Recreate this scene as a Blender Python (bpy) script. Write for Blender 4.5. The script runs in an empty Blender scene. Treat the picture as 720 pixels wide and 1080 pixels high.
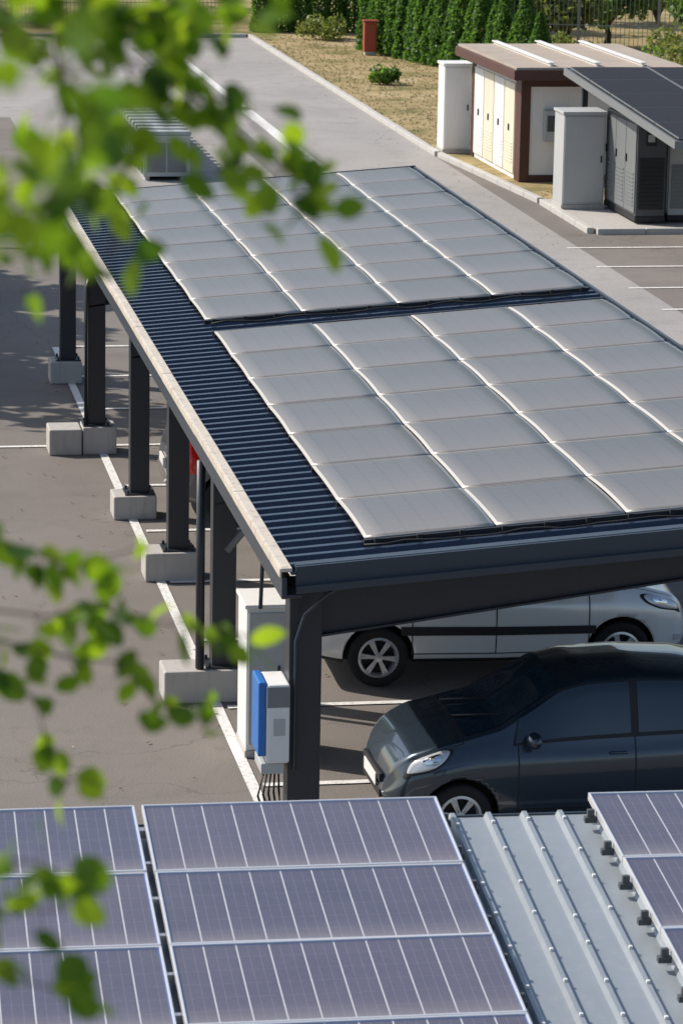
import bpy, bmesh, math, random
import numpy as np
from mathutils import Vector, Matrix, Euler
random.seed(7)
scene=bpy.context.scene
COL=scene.collection
scene.view_settings.view_transform='Standard'
scene.view_settings.look='None'
scene.view_settings.exposure=0

# ------------------------------------------------------------------ node helper
class N:
    def __init__(s,name):
        s.m=bpy.data.materials.new(name); s.m.use_nodes=True
        s.t=s.m.node_tree; s.n=s.t.nodes; s.l=s.t.links
        s.b=s.n['Principled BSDF']; s.out=s.n['Material Output']
    def node(s,ty,**k):
        n=s.n.new(ty)
        for a,v in k.items(): setattr(n,a,v)
        return n
    def set(s,sock,v):
        if isinstance(v,bpy.types.NodeSocket): s.l.new(v,sock)
        else:
            if isinstance(v,(tuple,list)) and len(v)==3 and sock.type=='RGBA': v=(*v,1)
            sock.default_value=v
    def P(s,**k):
        for a,v in k.items():
            s.set(s.b.inputs[a.replace('_',' ')],v)
    def math(s,op,a,b=0.0,clamp=False):
        n=s.node('ShaderNodeMath',operation=op); n.use_clamp=clamp
        s.set(n.inputs[0],a); s.set(n.inputs[1],b); return n.outputs[0]
    def mix(s,f,a,b,bt='MIX'):
        n=s.node('ShaderNodeMix',data_type='RGBA',blend_type=bt)
        s.set(n.inputs[0],f); s.set(n.inputs[6],a); s.set(n.inputs[7],b); return n.outputs[2]
    def noise(s,scale,detail=4,rough=.6,vec=None,dist=0):
        n=s.node('ShaderNodeTexNoise'); n.inputs['Scale'].default_value=scale
        n.inputs['Detail'].default_value=detail; n.inputs['Roughness'].default_value=rough
        n.inputs['Distortion'].default_value=dist
        if vec is not None: s.l.new(vec,n.inputs['Vector'])
        return n.outputs['Fac']
    def ramp(s,f,stops):
        n=s.node('ShaderNodeValToRGB'); e=n.color_ramp.elements
        while len(e)<len(stops): e.new(.5)
        for i,(p,c) in enumerate(stops):
            e[i].position=p; e[i].color=(*c,1) if len(c)==3 else c
        s.set(n.inputs[0],f); return n.outputs[0]
    def coord(s,which='Object'):
        return s.node('ShaderNodeTexCoord').outputs[which]
    def geo(s): return s.node('ShaderNodeNewGeometry').outputs['Position']
    def mapping(s,vec,scale=(1,1,1),rot=(0,0,0)):
        n=s.node('ShaderNodeMapping'); s.l.new(vec,n.inputs[0]); n.inputs['Scale'].default_value=scale; n.inputs['Rotation'].default_value=rot
        return n.outputs[0]
    def sep(s,vec):
        n=s.node('ShaderNodeSeparateXYZ'); s.l.new(vec,n.inputs[0]); return n.outputs
    def bump(s,h,strength=.3,dist=.02):
        n=s.node('ShaderNodeBump'); n.inputs['Strength'].default_value=strength; n.inputs['Distance'].default_value=dist
        s.l.new(h,n.inputs['Height']); s.l.new(n.outputs[0],s.b.inputs['Normal'])
def lineMask(n,coordsock,count,halfw):
    fr=n.math('FRACT',n.math('MULTIPLY',coordsock,count))
    d=n.math('ABSOLUTE',n.math('SUBTRACT',fr,.5))
    return n.math('GREATER_THAN',d,.5-halfw)

def weathered(name,col,rough=.5,metal=0,var=.25,scale=3,dirt=(.12,.10,.08),dirtamt=.25,spec=.5,bump=0):
    n=N(name); g=n.coord('Object')
    f=n.noise(scale,6,.65,g); f2=n.noise(scale*9,3,.6,g)
    c=n.mix(n.math('MULTIPLY',n.math('SUBTRACT',f,.35,True),var*3,True),col,tuple(x*.72 for x in col))
    st=n.noise(2.2,6,.7,n.mapping(g,(6,6,.6)))
    c=n.mix(n.math('MULTIPLY',n.math('SUBTRACT',st,.52,True),dirtamt*6,True),c,dirt)
    n.P(Base_Color=c,Roughness=n.math('ADD',n.math('MULTIPLY',f2,.2),rough-.1),Metallic=metal)
    n.b.inputs['Specular IOR Level'].default_value=spec
    if bump: n.bump(f2,bump,.01)
    return n.m

# ------------------------------------------------------------------ materials
def asphalt(name,c0,c1,stain,crk=.25):
    n=N(name); g=n.geo()
    big=n.noise(.22,5,.6,g); mid=n.noise(1.3,5,.65,g); fine=n.noise(60,2,.7,g); 
    c=n.mix(n.ramp(big,[(.35,(0,0,0)),(.65,(1,1,1))]),c0,c1)
    c=n.mix(n.math('MULTIPLY',n.math('SUBTRACT',mid,.5,True),2.2,True),c,tuple(x*.72 for x in c0))
    c=n.mix(n.math('MULTIPLY',n.math('SUBTRACT',n.noise(.9,6,.7,g,1.5),.6,True),4,True),c,stain)
    band=n.noise(1.1,2,.5,n.mapping(g,(1.0,.03,1)))
    c=n.mix(n.math('MULTIPLY',band,.35),c,tuple(x*1.3 for x in c1))
    grit=n.ramp(fine,[(.3,(.65,.65,.65)),(.7,(1.3,1.29,1.27))])
    c=n.mix(.8,c,grit,'MULTIPLY')
    v=n.node('ShaderNodeTexVoronoi',feature='DISTANCE_TO_EDGE'); v.inputs['Scale'].default_value=.17
    vn=n.node('ShaderNodeVectorMath',operation='ADD'); n.l.new(g,vn.inputs[0])
    nn=n.node('ShaderNodeTexNoise'); nn.inputs['Scale'].default_value=1.3; nn.inputs['Detail'].default_value=6
    n.l.new(g,nn.inputs['Vector']); n.l.new(nn.outputs['Color'],vn.inputs[1]); n.l.new(vn.outputs[0],v.inputs['Vector'])
    crack=n.math('LESS_THAN',v.outputs['Distance'],.0018)
    c=n.mix(n.math('MULTIPLY',crack,crk),c,(.03,.03,.03))
    n.P(Base_Color=c,Roughness=.88); n.b.inputs['Specular IOR Level'].default_value=.3
    n.bump(fine,.35,.01); return n.m
M={}
M['asphalt']=asphalt('parking asphalt',(.158,.142,.128),(.200,.181,.165),(.092,.083,.075))
M['road']=asphalt('road asphalt',(.28,.268,.256),(.34,.325,.31),(.19,.18,.17))
M['patch']=asphalt('dark asphalt repair',(.16,.155,.15),(.19,.182,.175),(.11,.105,.10),0)
def paintmat():
    n=N('road paint'); g=n.geo(); f=n.noise(22,5,.75,g); f2=n.noise(3,3,.6,g)
    c=n.mix(n.math('MULTIPLY',n.math('SUBTRACT',f,.5,True),5,True),(.80,.79,.76),(.28,.27,.26))
    c=n.mix(n.math('MULTIPLY',f2,.25),c,(.45,.44,.42)); n.P(Base_Color=c,Roughness=.7); return n.m
M['paint']=paintmat()
def grassmat():
    n=N('dry grass'); g=n.geo(); a=n.noise(.5,5,.7,g); b=n.noise(9,5,.8,g); 
    c=n.ramp(a,[(.34,(.15,.155,.06)),(.5,(.36,.28,.15)),(.62,(.45,.355,.21))])
    c=n.mix(.6,c,n.ramp(b,[(.3,(.6,.6,.55)),(.7,(1.25,1.25,1.2))]),'MULTIPLY')
    n.P(Base_Color=c,Roughness=.95); n.b.inputs['Specular IOR Level'].default_value=.1; n.bump(b,.4,.05); return n.m
M['grass']=grassmat()
M['concrete']=weathered('concrete',(.46,.44,.41),.85,0,.3,4,(.2,.18,.16),.35,.3,.3)
M['kerb']=weathered('kerb concrete',(.50,.49,.465),.85,0,.3,1.2,(.24,.23,.21),.3,.3,.2)
M['steel']=weathered('dark painted steel',(.022,.028,.038),.42,.0,.25,2,(.06,.055,.05),.12,.5)
M['fascia']=weathered('slate fascia',(.045,.060,.080),.38,.2,.2,2,(.09,.085,.08),.15,.5)
M['cream']=weathered('weathered cream flashing',(.62,.56,.47),.55,0,.6,2.5,(.22,.17,.13),.6,.4)
M['sheet']=weathered('navy roof sheet',(.030,.045,.075),.28,.35,.25,1.5,(.10,.095,.09),.2,.6)
M['greysheet']=weathered('grey roof sheet',(.32,.36,.39),.40,.25,.3,1.1,(.42,.43,.43),.3,.5,.05)
M['black']=weathered('black plastic',(.018,.018,.02),.55,0,.2,6,(.05,.05,.05),.1,.4)
M['rubber']=weathered('tyre rubber',(.02,.02,.02),.85,0,.2,6,(.06,.055,.05),.2,.3)
M['alloy']=weathered('alloy rim',(.60,.61,.62),.3,.6,.2,6,(.25,.23,.2),.1,.5)
M['whitepaint']=weathered('white painted cabinet',(.76,.76,.74),.5,0,.12,2,(.5,.47,.42),.15,.4)
M['greycab']=weathered('grey painted cabinet',(.44,.46,.46),.5,0,.15,2,(.33,.31,.28),.15,.4)
M['midgrey']=weathered('mid grey enclosure',(.20,.215,.22),.5,.1,.2,2,(.26,.24,.22),.2,.4)
M['darkgrey']=weathered('dark grey enclosure',(.075,.083,.09),.5,.1,.2,2,(.15,.14,.13),.2,.4)
M['render']=weathered('white wall render',(.82,.81,.79),.85,0,.15,1.2,(.5,.47,.43),.18,.2,.2)
M['yellowdoor']=weathered('cream metal door',(.74,.68,.54),.5,0,.2,2,(.45,.36,.24),.3,.4)
M['brown']=weathered('brown trim',(.085,.036,.026),.55,0,.2,2,(.12,.08,.06),.2,.4)
M['roofconc']=weathered('roof screed',(.42,.36,.30),.9,0,.5,1.6,(.22,.18,.15),.5,.2,.3)
M['blue']=weathered('blue inverter cover',(.03,.16,.48),.4,0,.1,6,(.1,.15,.3),.1,.5)
M['red']=weathered('faded red box',(.36,.07,.04),.6,0,.2,3,(.3,.12,.08),.2,.4)
M['bark']=weathered('bark',(.10,.075,.05),.95,0,.5,8,(.04,.03,.02),.5,.1,.8)
M['orange']=weathered('orange box',(.62,.16,.03),.6,0,.2,3,(.3,.12,.08),.2,.4)
def simple(name,col,rough,metal=0,**k):
    n=N(name); g=n.coord('Object'); f=n.noise(30,3,.6,g)
    n.P(Base_Color=n.mix(n.math('MULTIPLY',f,.25),col,tuple(c*.8 for c in col)),Roughness=rough,Metallic=metal)
    for a,v in k.items(): n.b.inputs[a.replace('_',' ')].default_value=v
    return n.m
def carpaint(name,col,metal=.55,dust=.12,dirt=(.16,.14,.12)):
    n=N(name); g=n.coord('Object'); z=n.sep(g)[2]; f=n.noise(4,5,.7,g)
    flake=n.noise(400,1,.5,g)
    c=n.mix(n.math('MULTIPLY',flake,.3),col,tuple(min(1,x*1.5) for x in col))
    low=n.math('SUBTRACT',1.0,n.math('MULTIPLY',z,2.4,True),True)
    c=n.mix(n.math('MULTIPLY',n.math('ADD',low,dust),n.math('MULTIPLY',f,.6),True),c,dirt)
    n.P(Base_Color=c,Roughness=.26,Metallic=metal); n.b.inputs['Coat Weight'].default_value=1; n.b.inputs['Coat Roughness'].default_value=.03
    return n.m
M['silverpaint']=carpaint('silver car paint',(.76,.76,.75),.15,.04,(.4,.37,.34))
M['darkpaint']=carpaint('dark slate car paint',(.030,.048,.068),.5,.01)
M['greypaint']=carpaint('grey car paint',(.14,.14,.15),.4,.03)
M['glass']=simple('sky tinted car glass',(.006,.020,.036),.02,0,Coat_Weight=.5,Specular_IOR_Level=.6)  # blue in the base colour stands in for reflected sky
M['lampglass']=simple('headlamp glass',(.62,.65,.68),.06,.25,Coat_Weight=1.0)
M['taillamp']=simple('red lamp',(.65,.015,.01),.15,0,Coat_Weight=1.0)
M['chrome']=simple('chrome',(.8,.8,.8),.12,1)
M['plate']=simple('number plate',(.75,.75,.73),.4)
M['cable']=simple('cable',(.015,.015,.015),.6)
M['alu']=simple('aluminium frame',(.74,.75,.77),.32,.4)
M['edge_glint']=simple('beige edge glint',(.60,.57,.52),.5)  # panel rim; pale tone stands for sun caught on the edge

def farpanel():
    n=N('carport solar panel'); uv=n.coord('UV'); x,y,_=n.sep(uv); g=n.geo()
    cl=n.math('MAXIMUM',lineMask(n,x,6,.030),lineMask(n,y,8,.030))
    bus=lineMask(n,x,36,.10)
    d=n.noise(.5,4,.55,g); d2=n.noise(14,4,.7,g)
    oi=n.node('ShaderNodeObjectInfo').outputs['Random']
    base=n.mix(oi,(.084,.080,.078),(.108,.102,.098))
    c=n.mix(n.math('MULTIPLY',bus,.3),base,(.20,.195,.185))
    c=n.mix(n.math('MULTIPLY',cl,.45),c,(.035,.034,.035))
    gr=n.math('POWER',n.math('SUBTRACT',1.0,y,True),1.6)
    sheen_dust=n.math('ADD',n.math('MULTIPLY',gr,.42),n.math('MULTIPLY',n.math('ADD',n.math('MULTIPLY',d,.5),n.math('MULTIPLY',d2,.12)),.25),True)
    c=n.mix(sheen_dust,c,(.33,.308,.278))  # row sheen gradient put into the colour, mixed with dust mottling
    ex=n.math('ABSOLUTE',n.math('SUBTRACT',x,.5)); ey=n.math('ABSOLUTE',n.math('SUBTRACT',y,.5))
    e=n.math('MAXIMUM',n.math('GREATER_THAN',ex,.474),n.math('GREATER_THAN',ey,.494))
    c=n.mix(n.math('MULTIPLY',e,.75),c,(.60,.57,.52))  # pale border: sun glint along the panel edges, painted in
    n.P(Base_Color=c,Roughness=n.math('ADD',.28,n.math('MULTIPLY',d2,.08))); n.b.inputs['Specular IOR Level'].default_value=.7
    return n.m
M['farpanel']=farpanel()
def nearpanel():
    n=N('framed solar panel'); uv=n.coord('UV'); x,y,_=n.sep(uv); g=n.geo()
    colm=lineMask(n,x,10,.022); rowm=lineMask(n,y,6,.016)
    bus=lineMask(n,x,30,.035)
    dots=n.math('GREATER_THAN',n.math('FRACT',n.math('MULTIPLY',y,72)),.45)
    d=n.noise(1.3,6,.7,g,.5); d2=n.noise(45,3,.7,g)
    oi=n.node('ShaderNodeObjectInfo').outputs['Random']
    base=n.mix(oi,(.044,.046,.088),(.060,.056,.096))
    c=n.mix(n.math('MULTIPLY',rowm,.25),base,(.2,.2,.25))
    c=n.mix(n.math('MULTIPLY',n.math('MULTIPLY',bus,dots),.22),c,(.5,.5,.56))
    c=n.mix(n.math('MULTIPLY',colm,.85),c,(.66,.66,.70))
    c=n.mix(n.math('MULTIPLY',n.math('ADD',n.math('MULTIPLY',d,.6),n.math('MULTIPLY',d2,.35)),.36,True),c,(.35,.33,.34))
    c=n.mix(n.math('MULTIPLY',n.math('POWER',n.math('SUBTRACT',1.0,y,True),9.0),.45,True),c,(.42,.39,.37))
    ex=n.math('ABSOLUTE',n.math('SUBTRACT',x,.5)); ey=n.math('ABSOLUTE',n.math('SUBTRACT',y,.5))
    e=n.math('MAXIMUM',n.math('GREATER_THAN',ex,.489),n.math('GREATER_THAN',ey,.478))
    c=n.mix(n.math('MULTIPLY',e,.7),c,(.11,.19,.42))
    n.P(Base_Color=c,Roughness=n.math('ADD',.12,n.math('MULTIPLY',d,.15))); n.b.inputs['Specular IOR Level'].default_value=.6
    return n.m
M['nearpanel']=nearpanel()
def leafmat(name,c0,c1,trans,tc=None,ts=.5):
    n=N(name)
    at=n.node('ShaderNodeAttribute'); at.attribute_name='rnd'
    c=n.mix(at.outputs['Fac'],c0,c1)
    n.P(Base_Color=c,Roughness=.5); n.b.inputs['Specular IOR Level'].default_value=.35
    tr=n.node('ShaderNodeBsdfTranslucent'); n.set(tr.inputs[0],n.mix(at.outputs['Fac'],tc or c0,tuple(min(1,x*1.3) for x in (tc or c1))))
    mx=n.node('ShaderNodeMixShader'); mx.inputs[0].default_value=ts
    n.l.new(n.b.outputs[0],mx.inputs[1]); n.l.new(tr.outputs[0],mx.inputs[2]); n.l.new(mx.outputs[0],n.out.inputs[0])
    return n.m
def nearleaf():
    n=N('bright leaf'); at=n.node('ShaderNodeAttribute'); at.attribute_name='rnd'; r=at.outputs['Fac']
    c=n.ramp(r,[(.0,(.03,.08,.010)),(.35,(.06,.15,.012)),(1,(.18,.32,.02))])
    n.P(Base_Color=c,Roughness=.42); n.b.inputs['Specular IOR Level'].default_value=.4
    tr=n.node('ShaderNodeBsdfTranslucent'); n.set(tr.inputs[0],n.ramp(r,[(.0,(.08,.19,.01)),(.35,(.24,.42,.015)),(1,(.46,.64,.025))]))
    mx=n.node('ShaderNodeMixShader'); mx.inputs[0].default_value=.55
    n.l.new(n.b.outputs[0],mx.inputs[1]); n.l.new(tr.outputs[0],mx.inputs[2]); n.l.new(mx.outputs[0],n.out.inputs[0]); return n.m
M['leafnear']=nearleaf()
M['thuja']=leafmat('thuja foliage',(.03,.085,.02),(.10,.20,.035),True,(.14,.28,.04),.45)
M['foliage']=leafmat('broadleaf foliage',(.04,.09,.018),(.13,.22,.04),True,(.2,.34,.05),.45)
M['shrub']=leafmat('shrub foliage',(.07,.11,.025),(.22,.25,.05),True,(.26,.32,.06),.4)
M['tuft']=leafmat('grass tufts',(.24,.20,.10),(.44,.35,.20),True,(.4,.34,.18),.3)
M['litter']=leafmat('fallen leaves',(.18,.12,.05),(.32,.25,.11),True,(.3,.2,.05),.2)

# ------------------------------------------------------------------ mesh helpers
def obj(name,mesh,parent=None,loc=None,rot=None):
    o=bpy.data.objects.new(name,mesh); COL.objects.link(o)
    if parent is not None: o.parent=parent
    if loc is not None: o.location=loc
    if rot is not None: o.rotation_euler=rot
    return o
def mesh(name,V,Fc,mats,mi=None,smooth=False,uvs=None):
    me=bpy.data.meshes.new(name); me.from_pydata([tuple(v) for v in V],[],Fc)
    for m in (mats if isinstance(mats,(list,tuple)) else [mats]): me.materials.append(m)
    if mi is not None: me.polygons.foreach_set('material_index',mi)
    if smooth: me.polygons.foreach_set('use_smooth',[True]*len(me.polygons))
    if uvs is not None:
        l=me.uv_layers.new(name='UVMap')
        for lp in me.loops: l.data[lp.index].uv=uvs[lp.vertex_index]
    me.update(); return me
class B:
    """collects boxes and prisms into one mesh"""
    def __init__(s): s.V=[];s.F=[];s.I=[]
    def add(s,V,F,i=0):
        o=len(s.V); s.V+= [tuple(v) for v in V]; s.F+=[tuple(a+o for a in f) for f in F]; s.I+=[i]*len(F)
    def box(s,a,b,i=0,bev=0.0,mat=None):
        bm=bmesh.new(); bmesh.ops.create_cube(bm,size=1)
        sx,sy,sz=[abs(b[k]-a[k]) for k in range(3)]; c=[(a[k]+b[k])/2 for k in range(3)]
        for v in bm.verts: v.co=Vector((v.co.x*sx,v.co.y*sy,v.co.z*sz))
        if bev>0: bmesh.ops.bevel(bm,geom=list(bm.edges),offset=min(bev,min(sx,sy,sz)*.45),segments=2,profile=.5,affect='EDGES')
        for v in bm.verts:
            if mat is not None: v.co=mat@v.co
            v.co+=Vector(c)
        bm.verts.index_update(); s.add([v.co[:] for v in bm.verts],[[v.index for v in f.verts] for f in bm.faces],i); bm.free()
    def tube(s,pts,r,seg=8,i=0):
        rs=r if isinstance(r,(list,tuple)) else [r]*len(pts)
        P=[Vector(p) for p in pts]; V=[];F=[]
        for k,p in enumerate(P):
            d=(P[min(k+1,len(P)-1)]-P[max(k-1,0)]).normalized()
            u=d.cross(Vector((0,0,1)));
            if u.length<.05: u=d.cross(Vector((0,1,0)))
            u.normalize(); w=d.cross(u)
            for q in range(seg):
                t=2*math.pi*q/seg; V.append(p+u*rs[k]*math.cos(t)+w*rs[k]*math.sin(t))
        for k in range(len(P)-1):
            for q in range(seg):
                F.append((k*seg+q,k*seg+(q+1)%seg,(k+1)*seg+(q+1)%seg,(k+1)*seg+q))
        F.append(tuple(range(seg-1,-1,-1))); F.append(tuple((len(P)-1)*seg+q for q in range(seg)))
        s.add(V,F,i)
    def mesh(s,name,mats,smooth=False): return mesh(name,s.V,s.F,mats,s.I,smooth)
def thing(name,loc,label,cat,group=None,rot=None):
    e=bpy.data.objects.new(name,None); COL.objects.link(e); e.location=loc; e.empty_display_size=.3
    if rot: e.rotation_euler=rot
    e['label']=label; e['category']=cat
    if group: e['group']=group
    return e
def structure(o): o['kind']='structure'
def part(name,bx,mats,parent,smooth=False,loc=(0,0,0),rot=None):
    return obj(name,bx.mesh(name,mats,smooth),parent,loc,rot)
def tubepart(name,pts,r,mat,parent,seg=8):
    b=B(); b.tube(pts,r,seg); return part(name,b,mat,parent,True)

# ------------------------------------------------------------------ ground
def sheet(name,poly,z,mat):
    me=mesh(name,[(x,y,z) for x,y in poly],[tuple(range(len(poly)))],mat); o=obj(name,me); structure(o); return o
sheet('ground',[(-400,-400),(600,-400),(600,900),(-400,900)],0.0,M['asphalt'])
sheet('road',[(5.6,50.5),(15.15,50.5),(15.15,107.6),(-60,107.6),(-60,84),(5.6,84)],.004,M['road'])
sheet('road_repair',[(10.7,58),(11.25,58),(11.3,104),(10.8,104)],.008,M['patch'])
sheet('grass',[(15.3,107.9),(15.3,75.5),(15.9,67.4),(90,67.4),(90,400),(-90,400),(-90,108.2),(15.3,108.2)],.06,M['grass'])
b=B()
def kerbline(b,p,q,w=.15,h=.12,L=1.0):
    p=Vector((*p,0));q=Vector((*q,0)); d=q-p; n=max(1,int(d.length/L)); ang=math.atan2(d.y,d.x)
    R=Matrix.Rotation(ang,4,'Z')
    for i in range(n):
        c=p+d*((i+.5)/n); l=d.length/n-.012
        b.box((c.x-l/2,c.y-w/2,-.02),(c.x+l/2,c.y+w/2,h),0,.015,R)
kerbline(b,(15.22,107.8),(15.22,75.6)); kerbline(b,(15.25,75.4),(15.85,67.4)); kerbline(b,(15.85,67.2),(15.85,62.9));kerbline(b,(15.95,62.8),(22,62.8))
kerbline(b,(-10,107.9),(15.1,107.9))
o=part('kerb',b,M['kerb'],None); structure(o)
b=B(); b.box((15.95,62.9,-.02),(23,67.3,.1)); o=part('pavement',b,M['concrete'],None); structure(o)
b=B()
def ln(x0,y0,x1,y1,w=.1):
    b.add([(x0,y0-w/2,.012),(x1,y1-w/2,.012),(x1,y1+w/2,.012),(x0,y0+w/2,.012)] if abs(x1-x0)>abs(y1-y0) else [(x0-w/2,y0,.012),(x0+w/2,y0,.012),(x1+w/2,y1,.012),(x1-w/2,y1,.012)],[(0,1,2,3)])
for k in range(-1,10): ln(4.2,28.36+2.52*k,9.3,28.33+2.52*k)
ln(4.1,24,4.1,43.42,.11); ln(4.1,43.58,4.1,51,.11)
ln(-3,43.5,4.04,43.5); ln(-3,61.0,2.6,61.0)
for y in (60.97,58.6,56.15,53.85,51.4,49,46.5): ln(14.9,y,19.8,y,.11)
ln(12.0,104,12.0,86.3,.24); ln(12.0,85.6,12.0,73.5,.32); ln(12.0,72.8,12.0,61,.2)
ln(2.95,53.5,2.95,60.9,.11)
o=part('road_marking',b,M['paint'],None); structure(o)

# ------------------------------------------------------------------ main carport
KS=.075
def rz(x): return 2.75+KS*(x-4.0)
Y0,Y1=25.75,48.75; X0,X1=4.03,9.43
cp=thing('solar_carport',(0,0,0),'long dark steel carport with grey solar panels on its sloping roof','carport')
def ribbed(x0,x1,y0,y1,pitch,h,zf,nx=6,thick=.012,along='X',prf=(.50,.60,.86,.96)):
    prof=[]; n=int((y1-y0)/pitch)
    for i in range(n):
        a=y0+i*pitch
        prof+=[(a,0),(a+pitch*prf[0],0),(a+pitch*prf[1],h),(a+pitch*prf[2],h),(a+pitch*prf[3],0)]
    prof.append((y0+n*pitch,0))
    V=[];F=[]; xs=[x0+(x1-x0)*k/nx for k in range(nx+1)]; m=len(prof)
    for x in xs:
        for (y,hh) in prof: V.append((x,y,zf(x,y)+hh) if along=='X' else (y,x,zf(y,x)+hh))
    for x in xs:
        for (y,hh) in prof: V.append((x,y,zf(x,y)+hh-thick) if along=='X' else (y,x,zf(y,x)+hh-thick))
    o2=len(xs)*m
    for k in range(len(xs)-1):
        for j in range(m-1):
            f=(k*m+j,(k+1)*m+j,(k+1)*m+j+1,k*m+j+1)
            F.append(f); F.append(tuple(o2+q for q in reversed(f)))
    for k in (0,len(xs)-1):
        for j in range(m-1): F.append((k*m+j,k*m+j+1,o2+k*m+j+1,o2+k*m+j))
    return V,F
V,F=ribbed(X0,X1,Y0,Y1,.25,.042,lambda x,y:rz(x)-.04)
obj('roof_sheet',mesh('roof_sheet',V,F,M['sheet']),cp)
seg=[Y0-.05+ (Y1-Y0+.1)*k/8 for k in range(9)]
for k in range(8):
    b=B()
    dz=.004*math.sin(k*2.1)
    b.box((3.935,seg[k]+.003,2.738+dz),(4.030,seg[k+1]-.003,2.772+dz),0,.006)
    b.box((3.922,seg[k]+.003,2.69+dz),(3.940,seg[k+1]-.003,2.768+dz),0,.004)
    part('edge_flashing',b,M['cream'],cp)
b=B(); b.box((3.945,Y0-.03,2.50),(3.99,Y1+.03,2.684),0,.005); b.box((3.985,Y0,2.50),(4.12,Y1,2.53),0,.004)
part('gutter',b,M['fascia'],cp)
def slopebox(b,x0,x1,y0,y1,zt,zb,i=0,nx=1):
    V=[(x0,y0,zb(x0)),(x1,y0,zb(x1)),(x1,y1,zb(x1)),(x0,y1,zb(x0)),(x0,y0,zt(x0)),(x1,y0,zt(x1)),(x1,y1,zt(x1)),(x0,y1,zt(x0))]
    b.add(V,[(0,3,2,1),(4,5,6,7),(0,1,5,4),(1,2,6,5),(2,3,7,6),(3,0,4,7)],i)
b=B()
slopebox(b,4.06,X1+.05,Y0-.06,Y0-.02,lambda x:rz(x)+.03,lambda x:rz(x)-.17)
slopebox(b,4.06,X1+.05,Y0-.11,Y0-.059,lambda x:rz(x)-.13,lambda x:rz(x)-.19)
slopebox(b,4.06,X1+.05,Y0-.021,Y0+.09,lambda x:rz(x)+.035,lambda x:rz(x)+.012)
part('front_fascia',b,M['fascia'],cp)
b=B()
slopebox(b,4.06,X1+.05,Y1+.02,Y1+.06,lambda x:rz(x)+.03,lambda x:rz(x)-.2)
part('rear_fascia',b,M['fascia'],cp)
b=B(); b.box((X1+.01,Y0-.02,rz(X1)-.2),(X1+.05,Y1+.02,rz(X1)+.02),0,.004); part('side_fascia',b,M['fascia'],cp)
for x in (4.5,5.7,6.9,8.1,9.2):
    b=B(); b.box((x-.04,Y0+.1,rz(x)-.2),(x+.04,Y1-.1,rz(x)-.075)); part('purlin',b,M['steel'],cp)
posts=[(4.21,26.2,0),(4.20,31.3,.34),(4.32,36.2,.34),(4.20,39.3,.3),(4.02,43.15,.38),(4.06,48.2,.34)]
for (x,y,bh) in posts:
    b=B()
    if bh==0:
        b.box((x-.14,y-.13,0.02),(x+.14,y+.13,rz(x)-.22),0,.008)
    else:
        b.box((x-.12,y-.11,bh),(x+.12,y+.11,rz(x)-.22),0,.006)
        b.box((x-.19,y-.19,bh),(x+.19,y+.19,bh+.02),0,.004)
        for sx in (-.15,.15):
            for sy in (-.15,.15): b.box((x+sx-.015,y+sy-.015,bh+.02),(x+sx+.015,y+sy+.015,bh+.06),0,.003)
    part('column',b,M['steel'],cp)
    b=B()
    slopebox(b,x-.1,9.38,y-.06,y+.06,lambda q:rz(q)-.205,lambda q,x=x:rz(q)-.205-max(.18,.50-.055*(q-x)))
    slopebox(b,x-.1,9.38,y-.11,y+.11,lambda q,x=x:rz(q)-.203-max(.18,.50-.055*(q-x)),lambda q,x=x:rz(q)-.222-max(.18,.50-.055*(q-x)))
    part('roof_beam',b,M['steel'],cp)
for k,(x,y,bh) in enumerate(posts):
    if bh==0: continue
    b=B()
    wl={1:(.62,.2),2:(.40,.22),3:(.34,.2),4:(.20,.26),5:(.28,.2)}[k]
    b.box((x-wl[0],y-.24,0),(x+wl[1],y+.24,bh),0,.02); part('footing',b,M['concrete'],cp)
    if k==4:
        b=B(); b.box((x-.66,y-.26,0),(x-.215,y+.26,.36),0,.02); part('footing',b,M['concrete'],cp)
tubepart('conduit',[(3.95,31.15,.35),(3.95,31.15,2.5)],.045,M['steel'],cp,10)
tubepart('conduit',[(3.87,43.0,.4),(3.87,43.0,2.3),(3.95,43.1,2.5)],.03,M['steel'],cp)
tubepart('conduit',[(4.12,26.03,.9),(4.12,26.03,2.05),(4.18,25.95,2.3),(4.35,25.85,2.50),(4.6,25.82,2.64),(4.75,25.80,2.74)],.016,M['fascia'],cp)
tubepart('conduit',[(4.36,28.7,2.5),(4.27,29.0,2.2),(4.27,29.15,1.5)],.02,M['fascia'],cp,6)
tubepart('brace',[(4.22,31.2,1.55),(4.9,31.2,2.36)],.04,M['midgrey'],cp,8)
def archpanel(w,l,rise,seed):
    rnd=random.Random(seed); nx,ny=6,18; V=[];UV=[];F=[]
    ph=rnd.uniform(-.3,.3)
    for j in range(ny+1):
        t=j/ny
        for i in range(nx+1):
            u=i/nx
            z=rise*(1-abs(2*t-1)**2.0)+.002*math.sin(u*5+ph*6)*math.sin(math.pi*t)
            z+=.004*math.sin(math.pi*u)*math.sin(math.pi*t)
            V.append((u*w,t*l,z)); UV.append((u,t))
    m=(nx+1)
    for j in range(ny):
        for i in range(nx): F.append((j*m+i,j*m+i+1,(j+1)*m+i+1,(j+1)*m+i))
    mi=[0]*len(F)
    ring=[i for i in range(m)]+[j*m+nx for j in range(1,ny+1)]+[ny*m+i for i in range(nx-1,-1,-1)]+[j*m for j in range(ny-1,0,-1)]
    base=len(V)
    for r in ring: V.append((V[r][0],V[r][1],V[r][2]-.014)); UV.append(UV[r])
    for k in range(len(ring)):
        k2=(k+1)%len(ring); F.append((ring[k],base+k,base+k2,ring[k2])); mi.append(1)
    F.append(tuple(base+k for k in reversed(range(len(ring))))); mi.append(1)
    return mesh('solar_panel',V,F,[M['farpanel'],M['edge_glint']],mi,True,UV)
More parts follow.
